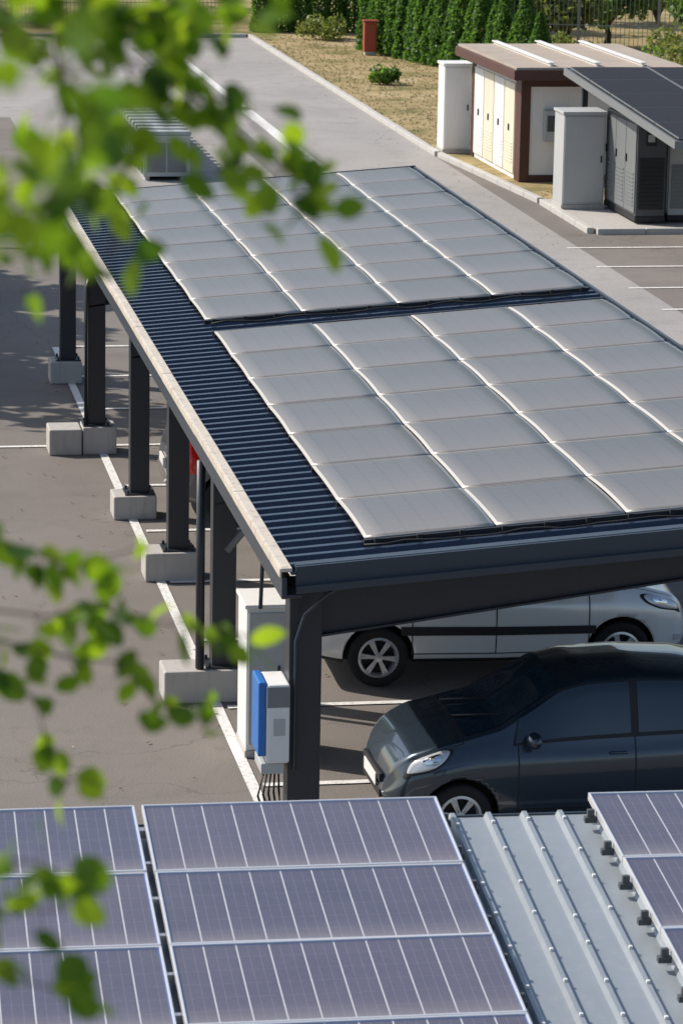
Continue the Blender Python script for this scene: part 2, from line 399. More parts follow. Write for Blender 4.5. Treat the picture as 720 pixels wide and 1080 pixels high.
PM=[archpanel(1.138,1.405,.013+.003*s,s) for s in range(4)]
ang=-math.atan(KS)
def addarr(y0,rows,pl):
    for r in range(rows):
        for c in range(4):
            x=4.75+1.15*c
            o=obj('solar_panel',random.choice(PM),cp,(x+.006,y0+r*pl+.010,rz(x)+.045),(random.uniform(-.004,.004),ang+random.uniform(-.003,.003),0))
            o.scale=(1,(pl-.02)/1.405,1)
addarr(26.38,7,1.432); addarr(37.25,8,1.415)
for y0,y1 in ((26.33,36.45),(37.2,48.6)):
    b=B()
    slopebox(b,4.74,9.37,y1-.02,y1+.02,lambda q:rz(q)+.045,lambda q:rz(q)+.004)
    for r in range(9):
        y=y0+r*1.42
        if y>y1-.1: continue
        slopebox(b,4.74,9.37,y-.02,y+.02,lambda q:rz(q)+.040,lambda q:rz(q)+.004)
    part('mounting_rail',b,M['black'],cp)
for c in range(13):
    x=4.85+c*.37
    for y in (26.27,37.14):
        b=B(); b.box((x-.025,y,rz(x)+.01),(x+.025,y+.055,rz(x)+.055),0,.004); part('panel_clamp',b,M['black'],cp)
pts=[(4.72,26.2,rz(4.72)+.03)]
for k in range(26): pts.append((4.9+k*.17,26.16+.03*math.sin(k*1.9),rz(4.9+k*.17)+.03+.012*math.sin(k*1.1)))
tubepart('cable',pts,.009,M['cable'],cp,6)
pts=[(4.80+k*.18,37.0+.04*math.sin(k*1.7),rz(4.80+k*.18)+.03+.015*math.sin(k*1.3)) for k in range(25)]
tubepart('cable',pts,.012,M['cable'],cp,6)

# ------------------------------------------------------------------ cabinet and inverter
e=thing('electrical_cabinet',(4.34,29.2,0),'tall pale grey electrical cabinet behind the carport column','electrical cabinet')
b=B(); b.box((-.2,0,.0),(.2,.62,.08),0,.01); part('plinth',b,M['concrete'],e)
b=B(); b.box((-.19,.01,.08),(.19,.6,1.48),0,.01); b.box((-.21,-.01,1.482),(.21,.63,1.52),0,.008); part('body',b,M['whitepaint'],e)
b=B(); b.box((-.17,-.012,.14),(.17,.014,1.44),0,.004); part('door',b,M['greycab'],e)
b=B(); b.box((.11,-.035,.8),(.13,-.010,.92),0,.004); part('handle',b,M['black'],e)
e=thing('solar_inverter',(3.93,26.2,.98),'blue and white solar inverter bolted to the column','inverter')
b=B(); b.box((-.06,-.22,0),(.14,.22,.70),0,.02); part('housing',b,M['whitepaint'],e)
b=B(); b.box((-.13,-.2,.06),(-.058,.2,.72),0,.015); part('cover',b,M['blue'],e)
b=B(); b.box((-.10,-.19,-.1),(.10,.19,-.004),0,.01); part('terminal_box',b,M['greycab'],e)
for k in range(5): tubepart('cable',[(-.07+k*.035,-.15+.02*k,-.1),(-.12+k*.05,-.16+.03*k,-.3),(-.02+k*.03,-.1,-.6),(.02*k,-.05,-.97)],.010,M['cable'],e,6)
b=B(); b.box((.0,-.2235,.25),(.1,-.219,.4)); part('label_plate',b,M['greycab'],e)
b=B(); b.box((-.055,-.2235,.5),(.135,-.219,.68)); part('vent_panel',b,M['midgrey'],e)

# ------------------------------------------------------------------ near roof
kz=.08
near=thing('solar_carport',(1.818,16.9,3.7),'grey ribbed metal carport roof with framed blue violet solar panels','carport',rot=(0,0,math.radians(-1.6)))
SO=-.115
V,F=ribbed(-4.6,.0,-1.9,5.6,.205,.030,lambda x,y:kz*y+SO,8,.01,'Y',(.66,.74,.86,.94))
obj('roof_sheet',mesh('roof_sheet',V,F,M['greysheet']),near)
b=B(); b.box((-1.95,.006,-.26),(5.65,.025,SO+.01),0,.004); part('rear_fascia',b,M['fascia'],near)
for y in (-.35,-1.6,-2.9,-4.3):
    b=B(); b.box((-1.8,y-.05,kz*y-.33),(5.5,y+.05,kz*y-.13),0,.004); part('roof_beam',b,M['steel'],near)
for x in (-1.6,5.3):
    for y in (-.35,-4.3):
        b=B(); b.box((x-.1,y-.1,-3.7),(x+.1,y+.1,kz*y-.332),0,.006); part('column',b,M['steel'],near)
PW,PL=1.645,.876
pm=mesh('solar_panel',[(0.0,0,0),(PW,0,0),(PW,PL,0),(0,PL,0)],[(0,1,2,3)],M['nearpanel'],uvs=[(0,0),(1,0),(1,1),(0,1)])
b=B()
fw,fh=.011,.010
b.box((-.002,-.002,-.035),(PW+.002,fw,fh),0,.003);b.box((-.002,PL-fw,-.035),(PW+.002,PL+.002,fh),0,.003)
b.box((-.002,fw,-.035),(fw,PL-fw,fh),0,.003);b.box((PW-fw,fw,-.035),(PW+.002,PL-fw,fh),0,.003)
fm=b.mesh('frame',M['alu'])
tilt=math.atan(kz)
for x0 in (-1.690,.0,2.515,4.20):
    for r in range(5):
        y=-(r+1)*.888+.012
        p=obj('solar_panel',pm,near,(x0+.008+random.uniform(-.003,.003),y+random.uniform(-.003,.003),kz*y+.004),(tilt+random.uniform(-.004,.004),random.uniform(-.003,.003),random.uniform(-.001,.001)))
        obj('frame',fm,p)
for r in range(5):
    for k in (.22,.66):
        y=-(r*.888+k); z=kz*y
        for xx in (1.665,2.49):
            b=B()
            b.box((xx-.018,y-.015,z-.055),(xx+.022,y+.015,z+.006),0,.004)
            b.box((xx-.034,y-.022,z-.07),(xx+.036,y+.022,z-.036),0,.004)
            part('panel_clamp',b,M['darkgrey'],near)
for r in range(6):
    for k in (.22,.66):
        y=-(r*.888+k)
        for xa,xb in ((-1.8,1.64),(2.50,5.5)):
            b=B(); b.box((xa,y-.018,kz*y-.082),(xb,y+.018,kz*y-.037)); part('mounting_rail',b,M['alu'],near)
rr=random.Random(3)
b=B()
for i in range(1,5):
    x=-1.9+.205*(17+i-1)+.165
    for k in range(11):
        y=-.15-k*.40+rr.uniform(-.05,.05)
        b.box((x-.010,y-.010,kz*y+SO+.028),(x+.010,y+.010,kz*y+SO+.044),0,.003)
o=part('roof_screw',b,M['whitepaint'],near); o['kind']='stuff'

# ------------------------------------------------------------------ cars
def interp(tab,x): return float(np.interp(x,[a for a,_ in tab],[b for _,b in tab]))
def smooth_tab(tab,w=.07):
    xs=np.linspace(tab[0][0],tab[-1][0],200); ys=np.interp(xs,[a for a,_ in tab],[b for _,b in tab])
    k=max(1,int(w/(xs[1]-xs[0]))); ker=np.hanning(2*k+1); ker/=ker.sum()
    yp=np.pad(ys,k,mode='reflect',reflect_type='odd'); ys2=np.convolve(yp,ker,'valid')
    return list(zip(xs.tolist(),ys2.tolist()))
def cat(P,t):
    n=len(P)-1; i=min(int(t),n-1); f=t-i
    p1=P[i];p2=P[i+1];p0=P[i-1] if i>0 else (2*p1[0]-p2[0],2*p1[1]-p2[1]); p3=P[i+2] if i+2<=n else (2*p2[0]-p1[0],2*p2[1]-p1[1])
    def c(a,b_,c_,d): return .5*((2*b_)+(-a+c_)*f+(2*a-5*b_+4*c_-d)*f*f+(-a+3*b_-3*c_+d)*f**3)
    return (c(p0[0],p1[0],p2[0],p3[0]),c(p0[1],p1[1],p2[1],p3[1]))
def make_car(name,loc,rotz,L,W,top,belt,wb,paint,label,cat_,clad=False,rimr=.2,group=None,wr=.315,gx=(.95,-.05,-.95,-1.5),hl=(.34,.20,5.7,.75),mir=.3,tumble=.08,lowcut=1.9,nose=0):
    e=thing(name,loc,label,cat_,group,rot=(0,0,rotz))
    h=L/2; top=smooth_tab(top); belt=smooth_tab(belt)
    wtab=smooth_tab([(-h,W*.37),(-h+.07,W*.43),(-h+.25,W*.475),(-h+.7,W*.497),(0,W*.5),(h-.85,W*.497),(h-.4,W*(.47+nose)),(h-.15,W*(.40+nose)),(h-.04,W*(.32+nose)),(h,W*(.25+nose))])
    low=smooth_tab([(-h,.42),(-h+.1,.30),(-h+.4,.24),(0,.22),(h-.45,.24),(h-.1,.28),(h,.40)])
    def P(x):
        zt=interp(top,x); zb=min(interp(belt,x),zt-.03); w=interp(wtab,x); zl=interp(low,x); gh=zt-zb
        g=min(1,max(0,(gh-.05)/.4)); wt=w*(.84-tumble*g)
        zm=zl+(zb-zl)*.5
        return [(0,zl),(.7*w,zl),(.93*w,zl+.03),(.985*w,zl+(zb-zl)*.25),(w,zm),(.990*w,zl+(zb-zl)*.8),(.93*w,zb),(.93*w+(wt-.93*w)*.5,zb+gh*.5),(wt,zb+gh*.87),(wt*.80,zt-.005),(0,zt+.03)]
    def S(x,v,side=1,off=0):
        p=cat(P(x),v)
        if off:
            e_=.02; xa=min(max(x,-h+e_),h-e_)
            a=cat(P(x),max(0,v-.05)); c=cat(P(x),min(10,v+.05))
            q0=cat(P(xa-e_),v); q1=cat(P(xa+e_),v)
            tv=Vector((0,c[0]-a[0],c[1]-a[1])); tx=Vector((2*e_,q1[0]-q0[0],q1[1]-q0[1]))
            n=tx.cross(tv); 
            if n.length>0: n.normalize()
            if n.y*1+n.z*.5<0 and v>3: n=-n
            if v<=3 and n.y<0: n=-n
            r=Vector((x,p[0],p[1]))+n*off
        else: r=Vector((x,p[0],p[1]))
        return (r.x,r.y*side,r.z)
    xs=sorted(set([-h+L*k/80 for k in range(81)]+[-h+.02,h-.02])); vs=[k/4 for k in range(41)]
    V=[];F=[];MI=[]
    ring=[(v,1) for v in vs]+[(v,-1) for v in reversed(vs[1:-1])]
    for x in xs:
        for v,s in ring: V.append(S(x,v,s))
    m=len(ring)
    for k in range(len(xs)-1):
        for j in range(m):
            v=ring[j][0]; F.append((k*m+j,k*m+(j+1)%m,(k+1)*m+(j+1)%m,(k+1)*m+j)); MI.append(1 if v<lowcut else 0)
    F.append(tuple(range(m-1,-1,-1))); MI.append(0); F.append(tuple((len(xs)-1)*m+j for j in range(m))); MI.append(0)
    me=mesh('body',V,F,[paint,M['black']],MI,True)
    bm=bmesh.new(); bm.from_mesh(me); bmesh.ops.recalc_face_normals(bm,faces=bm.faces); bm.to_mesh(me); bm.free()
    body=obj('body',me,e)
    cb=B()
    for sx in (-1,1):
        for sy in (-1,1):
            V2=[];F2=[]; R=wr+.055; n=36; cx=sx*wb/2; y0,y1=sy*(W/2-.27),sy*(W/2+.2)
            for yy in (y0,y1):
                for q in range(n):
                    t=2*math.pi*q/n; V2.append((cx+R*math.cos(t),yy,wr+.01+R*math.sin(t)))
            for q in range(n): F2.append((q,(q+1)%n,n+(q+1)%n,n+q))
            F2.append(tuple(range(n-1,-1,-1)));F2.append(tuple(range(n,2*n))); cb.add(V2,F2)
    cm=cb.mesh('cut',[M['black']]); 
    bm=bmesh.new(); bm.from_mesh(cm); bmesh.ops.recalc_face_normals(bm,faces=bm.faces); bm.to_mesh(cm); bm.free()
    co=bpy.data.objects.new('cut',cm); COL.objects.link(co); co.parent=e
    md=body.modifiers.new('b','BOOLEAN'); md.object=co; md.operation='DIFFERENCE'; md.solver='EXACT'
    try: md.material_mode='TRANSFER'
    except Exception: pass
    bpy.context.view_layer.update()
    dg=bpy.context.evaluated_depsgraph_get(); nm=bpy.data.meshes.new_from_object(body.evaluated_get(dg))
    body.modifiers.clear(); body.data=nm; nm.name='body'
    bpy.data.objects.remove(co)
    def patch(nm_,x0,x1,v0,v1,mat,side,off=.006,nx=14,nv=8,sl0=0,sl1=0,mirrorfull=False):
        V=[];F=[]
        if mirrorfull:
            vv=[(v0+(v1-v0)*j/nv,1) for j in range(nv+1)]+[(v1-(v1-v0)*j/nv,-1) for j in range(1,nv+1)]
        else: vv=[(v0+(v1-v0)*j/nv,side) for j in range(nv+1)]
        for i in range(nx+1):
            for v,s in vv:
                f=(v-v0)/(v1-v0+1e-9); a=x0+sl0*f; c=x1+sl1*f
                V.append(S(a+(c-a)*i/nx,v,s,off))
        m=len(vv)
        for i in range(nx):
            for j in range(m-1): F.append((i*m+j,i*m+j+1,(i+1)*m+j+1,(i+1)*m+j))
        return obj(nm_,mesh(nm_,V,F,mat,None,True),e)
    def oval(nm_,xc,rx,vc,rv,mats,side,off,sk=0,par=None,dome=.02):
        V=[S(xc,vc,side,off+dome)];F=[];I=[];R=6;n=28
        for r in range(1,R+1):
            f=r/R
            for q in range(n):
                t=2*math.pi*q/n; cx=math.copysign(abs(math.cos(t))**.8,math.cos(t)); sy=math.copysign(abs(math.sin(t))**.8,math.sin(t))
                V.append(S(min(h-.005,xc+f*(rx*cx+sk*sy)),vc+f*rv*sy,side,off+dome*(1-f*f)))
        for q in range(n): F.append((0,1+q,1+(q+1)%n)); I.append(0)
        for r in range(R-1):
            for q in range(n): F.append((1+r*n+q,1+r*n+(q+1)%n,1+(r+1)*n+(q+1)%n,1+(r+1)*n+q)); I.append(1 if r==R-2 else 0)
        return obj(nm_,mesh(nm_,V,F,mats,I,True),par or e)
    g0,g1,g2,g3=gx
    for s in (1,-1):
        patch('window_surround',g3-.03,g0+.03,6.15,8.2,M['black'],s,.0015,30,8,.10,-.08)
        patch('side_window',g1+.035,g0,6.28,8.05,M['glass'],s,.006,16,8,0,-.05)
        patch('side_window',g2+.035,g1-.035,6.28,8.05,M['glass'],s,.006,12,8,.04,0)
        patch('side_window',g3,g2-.04,6.33,7.9,M['glass'],s,.006,8,8,.12,.04)
        for xx in (g0-.02,g1,g2+.02):
            patch('door_seam',xx-.006,xx+.006,2.6,6.15,M['black'],s,.003,1,20)
        patch('sill_seam',g2,g0,2.55,2.62,M['black'],s,.003,20,1)
        for xx in (g1+.16,g2+.17):
            b=B(); p=S(xx,5.35,s,.02); b.box((p[0]-.08,p[1]-.014,p[2]-.014),(p[0]+.08,p[1]+.014,p[2]+.014),0,.01); part('door_handle',b,paint,e,True)
        lamp=oval('headlight',h-hl[0],hl[1],hl[2],hl[3],[M['lampglass'],M['black']],s,.006,-.06)
        oval('reflector',h-hl[0]-.03,hl[1]*.38,hl[2],hl[3]*.4,[M['chrome'],M['chrome']],s,.030,0,lamp,.006)
        patch('fog_lamp',h-.2,h-.1,2.9,3.5,M['lampglass'],s,.006,4,4)
        patch('tail_light',-h+.05,-h+.36,4.2,6.9,M['taillamp'],s,.007,8,6,.05,.06)
        if clad: patch('door_moulding',g2-.1,g0+.05,3.70,4.15,M['black'],s,.014,20,3)
        bm=bmesh.new(); bmesh.ops.create_icosphere(bm,subdivisions=3,radius=1)
        p=S(g0-mir,6.35,s)
        for v in bm.verts: v.co=Vector((v.co.x*.07+p[0],v.co.y*.11+p[1]+s*.12,v.co.z*.075+p[2]+.03))
        me=bpy.data.meshes.new('mirror'); bm.to_mesh(me); bm.free(); me.materials.append(paint)
        me.polygons.foreach_set('use_smooth',[True]*len(me.polygons)); obj('mirror',me,e)
    def xat(z,lo,hi):
        best=min(np.linspace(lo,hi,200),key=lambda q:abs(interp(top,q)-z)); return float(best)
    mx=max(z for _,z in top)
    wb0=xat(mx-.08,0,h*.6); wb1=xat(interp(belt,g0)+.10,h*.2,h*.75)
    patch('windscreen',wb0,wb1,8.5,10,M['glass'],1,.005,16,8,0,0,True)
    rb0=xat(1.06,-h,-h*.6); rb1=xat(mx-.12,-h,-h*.5)
    patch('rear_window',rb0,rb1,8.25,10,M['glass'],1,.005,10,8,0,0,True)
    patch('bonnet_seam',wb1+.03,wb1+.042,7.2,10,M['black'],1,.003,1,10,0,0,True)
    for s in (1,-1): patch('bonnet_seam',wb1+.04,h-.22,7.15,7.25,M['black'],s,.003,16,1)
    b=B(); b.box((h-.03,-W*.23,.50),(h+.012,W*.23,.58),0,.01); part('grille',b,M['black'],e)
    b=B(); b.box((h-.03,-W*.23,.36),(h+.010,W*.23,.44),0,.01); part('air_intake',b,M['black'],e)
    b=B(); b.box((h+.012,-.26,.435),(h+.024,.26,.545),0,.003); part('number_plate',b,M['plate'],e)
    b=B(); b.box((-h-.02,-.26,.62),(-h+.01,.26,.73),0,.003); part('number_plate',b,M['plate'],e)
    for yy in (-.35,.15):
        tubepart('wiper',[(wb1+.02,yy,interp(top,wb1)+.035),((wb0+wb1)/2+.1,yy+.35,interp(top,(wb0+wb1)/2+.1)+.045)],.008,M['black'],e,5)
    tv=[];tf=[];prof=[(rimr,-.08),(rimr+.02,-.098),(wr-.03,-.1),(wr-.006,-.085),(wr,-.04),(wr,.04),(wr-.006,.085),(wr-.03,.1),(rimr+.02,.098),(rimr,.08)]
    n=40
    for q in range(n):
        t=2*math.pi*q/n
        for r,y in prof: tv.append((r*math.cos(t),y,r*math.sin(t)))
    mp=len(prof)
    for q in range(n):
        for j in range(mp): tf.append((q*mp+j,q*mp+(j+1)%mp,((q+1)%n)*mp+(j+1)%mp,((q+1)%n)*mp+j))
    tyre=mesh('tyre',tv,tf,M['rubber'],None,True)
    b=B(); rv=[];rf=[]
    for q in range(n):
        t=2*math.pi*q/n
        for r,y in ((rimr+.004,.085),(rimr-.02,.09),(rimr-.035,.05),(rimr-.035,-.08)): rv.append((r*math.cos(t),y,r*math.sin(t)))
    for q in range(n):
        for j in range(3): rf.append((q*4+j,q*4+j+1,((q+1)%n)*4+j+1,((q+1)%n)*4+j))
    b.add(rv,rf,0)
    for q in range(6):
        t=2*math.pi*q/6+.3
        for dt in (-.09,.09):
            R=Matrix.Rotation(-(t+dt),4,'Y'); c=Vector(((rimr-.02)/2*math.cos(t+dt),.07,(rimr-.02)/2*math.sin(t+dt)))
            b.box((c.x-(rimr-.02)/2,c.y-.012,c.z-.015),(c.x+(rimr-.02)/2,c.y+.012,c.z+.015),0,.006,R)
    hv=[(0,.095,0)]+[(.045*math.cos(2*math.pi*q/16),.09,.045*math.sin(2*math.pi*q/16)) for q in range(16)]+[(.05*math.cos(2*math.pi*q/16),.05,.05*math.sin(2*math.pi*q/16)) for q in range(16)]
    b.add(hv,[(0,1+q,1+(q+1)%16) for q in range(16)]+[(1+q,17+q,17+(q+1)%16,1+(q+1)%16) for q in range(16)],0)
    db=[(0,-.0,0)]+[((rimr-.02)*math.cos(2*math.pi*q/24),.0,(rimr-.02)*math.sin(2*math.pi*q/24)) for q in range(24)]
    b.add(db,[(0,1+q,1+(q+1)%24) for q in range(24)],1)
    rim=b.mesh('rim',[M['alloy'],M['black']])
    for sx in (-1,1):
        for s in (-1,1):
            w=bpy.data.objects.new('wheel',None); COL.objects.link(w); w.parent=e; w.location=(sx*wb/2,s*(W/2-.105),wr)
            w.rotation_euler=(0,random.uniform(0,2),0 if s>0 else math.pi)
            obj('tyre',tyre,w); obj('rim',rim,w)
    return e
G='cars parked under the carport'
make_car('parked_car',(7.12,32.25,.009),math.radians(-.8),4.14,1.75,
 [(-2.07,.60),(-2.03,.85),(-1.93,1.08),(-1.78,1.36),(-1.62,1.52),(-1.2,1.59),(-.3,1.61),(.3,1.56),(.62,1.42),(1.22,1.05),(1.5,.99),(1.85,.88),(2.0,.74),(2.07,.52)],
 [(-2.07,.6),(-2.0,.9),(-1.9,1.03),(-1,.99),(1.2,.93),(1.6,.88),(1.9,.78),(2.07,.50)],2.55,M['silverpaint'],
 'silver white hatchback with black door strips parked under the carport','car',True,.21,G,hl=(.36,.22,5.75,.6),mir=.12,lowcut=2.4)
make_car('parked_car',(6.86,27.22,.009),math.radians(180+1.0),3.70,1.66,
 [(-1.85,.6),(-1.82,.85),(-1.72,1.06),(-1.58,1.26),(-1.42,1.38),(-1.0,1.45),(-.45,1.48),(.05,1.46),(.32,1.39),(.84,1.07),(1.1,1.00),(1.4,.93),(1.62,.84),(1.76,.72),(1.83,.56),(1.85,.46)],
 [(-1.85,.6),(-1.8,.88),(-1.7,.96),(-1,.93),(.7,.89),(1.1,.87),(1.4,.82),(1.65,.72),(1.85,.44)],2.43,M['darkpaint'],
 'dark slate blue small hatchback parked under the carport','car',False,.19,G,.29,(.72,-.36,-1.08,-1.42),(.36,.20,6.15,.95),.14,.12,1.9,.03)
make_car('parked_car',(6.62,39.45,.009),0,4.2,1.74,
 [(-2.1,.60),(-2.06,.85),(-1.96,1.08),(-1.78,1.3),(-1.6,1.43),(-1.2,1.49),(-.3,1.5),(.3,1.44),(.62,1.3),(1.22,1.0),(1.5,.95),(1.85,.84),(2.02,.72),(2.1,.52)],
 [(-2.1,.6),(-2.0,.9),(-1.9,.98),(-1,.95),(1.2,.9),(1.6,.85),(1.9,.75),(2.1,.50)],2.75,M['greypaint'],
 'grey hatchback with red tail lights behind the carport columns','car',False,.2,G)

# ------------------------------------------------------------------ transformer hut
hut=thing('transformer_hut',(16.05,70.35,.06),'white and brown flat roofed electrical hut with cream doors','utility building',rot=(0,0,math.radians(1.0)))
W_,D_,H_=3.0,4.9,2.35
b=B(); b.box((0.02,.02,0),(W_,D_,H_)); part('wall',b,M['render'],hut)
b=B(); b.box((-.02,-.02,0),(.20,.024,H_-.002),0,.005); b.box((-.022,-.0,0),(.024,.50,H_-.002),0,.005); part('corner_pilaster',b,M['brown'],hut)
b=B(); b.box((-.02,D_-.25,0),(.024,D_+.02,H_-.002),0,.005); part('corner_pilaster',b,M['brown'],hut)
b=B(); b.box((W_-.2,-.02,0),(W_+.02,.024,H_-.002),0,.005); part('corner_pilaster',b,M['brown'],hut)
b=B(); b.box((.202,-.015,0),(W_-.202,.024,.16),0,.005); part('base_band',b,M['brown'],hut)
b=B(); b.box((.202,-.016,H_-.22),(W_-.202,.024,H_-.002),0,.005); part('head_band',b,M['brown'],hut)
for k in range(4):
    y0=.58+k*1.02
    b=B(); b.box((-.03,y0,.12),(.024,y0+.94,2.15),0,.006); 
    for q in range(7): b.box((-.042,y0+.12,.35+q*.07),(-.029,y0+.82,.38+q*.07))
    d=part('door',b,M['yellowdoor'] if k%2==0 else M['whitepaint'],hut)
    b=B(); b.box((-.06,y0+.43,1.05),(-.029,y0+.47,1.2),0,.004); part('handle',b,M['black'],d)
b=B(); b.box((-.38,-.80,H_),(W_+.65,D_+.3,H_+.22),0,.015); part('eaves_board',b,M['brown'],hut)
b=B(); b.box((-.33,-.75,H_+.222),(W_+.60,D_+.25,H_+.28),0,.01); part('roof',b,M['roofconc'],hut)
for k in range(3):
    b=B(); x=.5+k*1.05
    b.box((x,-.5,H_+.282),(x+.06,D_+.1,H_+.35),0,.01); b.box((x-.04,-.52,H_+.347),(x+.10,D_+.12,H_+.37),0,.004); part('roof_batten',b,M['whitepaint'],hut)
b=B(); b.box((.50,-.16,.92),(1.12,.03,1.62),0,.015); mb=part('meter_box',b,M['greycab'],hut)
b=B()
for q in range(2): b.box((.56+q*.28,-.175,1.15),(.78+q*.28,-.155,1.50),0,.004)
part('meter_window',b,M['darkgrey'],mb)
tubepart('conduit',[(.8,-.06,.0),(.8,-.06,.93)],.03,M['greycab'],hut)

def cabinet(name,loc,w,d,h,mat,label,cat_='electrical cabinet',doors=1,rot=0):
    e=thing(name,loc,label,cat_,None,rot=(0,0,rot))
    b=B(); b.box((-w/2-.02,-.02,0),(w/2+.02,d+.02,.1),0,.01); part('plinth',b,M['concrete'],e)
    b=B(); b.box((-w/2,0,.1),(w/2,d,h-.06),0,.012); part('body',b,mat,e)
    b=B(); b.box((-w/2-.03,-.03,h-.062),(w/2+.03,d+.03,h),0,.01); part('lid',b,mat,e)
    for k in range(doors):
        x0=-w/2+.02+(w-.04)*k/doors; x1=-w/2+.02+(w-.04)*(k+1)/doors-.012
        b=B(); b.box((x0,-.022,.14),(x1,.003,h-.1),0,.006)
        dd=part('door',b,mat,e)
        b=B(); b.box((x1-.07,-.045,h*.48),(x1-.04,-.02,h*.48+.14),0,.004); part('handle',b,M['black'],dd)
    return e
cabinet('electrical_cabinet',(15.68,75.6,.06),.66,.75,2.15,M['whitepaint'],'tall white metal cabinet standing on the grass verge')
cabinet('electrical_cabinet',(16.36,65.7,.1),.90,.85,2.05,M['greycab'],'tall pale grey metal cabinet on the concrete pad')
def unit(name,loc,w,d,h,mat,label,dmat,gmat):
    e=thing(name,loc,label,'power unit','power units under the small canopy')
    b=B(); b.box((0,0,.05),(w,d,.16),0,.01); part('base_frame',b,M['black'],e)
    b=B(); b.box((0.01,.01,.158),(w-.01,d-.01,h),0,.02); part('housing',b,mat,e)
    for k in range(3):
        y0=.06+k*(d-.12)/3; y1=y0+(d-.12)/3-.03
        b=B(); b.box((-.015,y0,.22),(.014,y1,h-.08),0,.006)
        for q in range(9): b.box((-.028,y0+.1,.35+q*.08),(-.014,y1-.1,.39+q*.08))
        dd=part('side_door',b,dmat,e); b=B(); b.box((-.045,y1-.12,1.2),(-.014,y1-.08,1.36),0,.004); part('handle',b,M['black'],dd)
    b=B(); b.box((.06,-.015,.3),(w-.06,.014,h-.75),0,.006)
    for q in range(10): b.box((.1,-.028,.35+q*.085),(w-.1,-.014,.39+q*.085))
    part('grille',b,gmat,e)
    b=B(); b.box((w*.3,-.02,h-.5),(w*.62,.014,h-.2),0,.006); p=part('control_panel',b,M['black'],e)
    b=B(); b.box((w*.34,-.026,h-.42),(w*.56,-.019,h-.27)); part('screen',b,M['greycab'],p)
    return e
unit('power_unit',(16.90,63.45,.1),.64,2.6,2.1,M['darkgrey'],'dark grey louvred power unit standing on the concrete pad',M['midgrey'],M['black'])
unit('power_unit',(17.62,63.6,.1),1.3,2.7,1.95,M['greycab'],'pale grey power unit with control screen on the concrete pad',M['greycab'],M['midgrey'])
can=thing('solar_canopy',(16.45,58.9,0),'small dark solar canopy over the power units','canopy')
def tb(x0,y0,z0,x1,y1,z1,bb,i=0):
    k=.055
    V=[(x0,y0,z0+k*y0),(x1,y0,z0+k*y0),(x1,y1,z0+k*y1),(x0,y1,z0+k*y1),(x0,y0,z1+k*y0),(x1,y0,z1+k*y0),(x1,y1,z1+k*y1),(x0,y1,z1+k*y1)]
    bb.add(V,[(0,3,2,1),(4,5,6,7),(0,1,5,4),(1,2,6,5),(2,3,7,6),(3,0,4,7)],i)
b=B(); tb(0,0,2.26,7,9.0,2.32,b); part('roof_sheet',b,M['darkgrey'],can)
b=B(); tb(-.05,-.04,2.20,-.002,9.04,2.35,b); tb(0,-.04,2.20,7.0,-.002,2.35,b); part('fascia',b,M['midgrey'],can)
for (x,y) in ((3.2,.3),(6.6,.3),(.35,8.7),(6.6,8.7)):
    b=B(); b.box((x-.06,y-.06,.0),(x+.06,y+.06,2.265+.055*y),0,.005); part('column',b,M['steel'],can)
darkpan=simple('dark solar panel',(.024,.024,.028),.6); 
for nn_ in darkpan.node_tree.nodes:
    if nn_.type=='BSDF_PRINCIPLED': nn_.inputs['Specular IOR Level'].default_value=.15
for r in range(5):
    for c in range(4):
        b=B(); tb(.06+c*1.72,.1+r*1.77,2.36,.06+c*1.72+1.69,.1+r*1.77+1.73,2.385,b); tb(.08+c*1.72,.12+r*1.77,2.3851,.04+c*1.72+1.69,.08+r*1.77+1.73,2.389,b,1)
        part('solar_panel',b,[M['midgrey'],darkpan],can)

e=thing('cooling_unit',(7.7,71.3,0),'long low grey ribbed cooling unit beside the road','cooling unit')
b=B(); b.box((0,0,.1),(1.05,9.2,1.0),0,.01); 
for x in (.05,.85): b.box((x,.1,0),(x+.1,9.1,.102))
part('housing',b,M['greycab'],e)
for k in range(14):
    b=B(); b.box((-.03,.06+k*.655,.998),(1.08,.06+k*.655+.34,1.10),0,.02); part('roof_rib',b,M['greycab'],e)
for k in range(14):
    b=B(); b.box((-.035,.08+k*.655,.16),(.004,.08+k*.655+.30,.95),0,.005); part('side_fin',b,M['midgrey'],e)
for k in range(2):
    b=B(); b.box((.08+k*.46,-.02,.2),(.50+k*.46,.004,.85),0,.005)
    for q in range(8): b.box((.11+k*.46,-.035,.25+q*.07),(.47+k*.46,-.019,.28+q*.07))
    part('end_grille',b,M['midgrey'],e)

e=thing('low_barrier',(-1.5,61.8,0),'low white painted metal barrier beside the parking bays','barrier')
for z,r in ((.45,.05),(.22,.035)): tubepart('rail',[(0,0,z),(6.2,0,z)],r,M['whitepaint'],e,10)
for k in range(5): tubepart('post',[(.1+k*1.5,0,0),(.1+k*1.5,0,.44)],.05,M['whitepaint'],e,10)

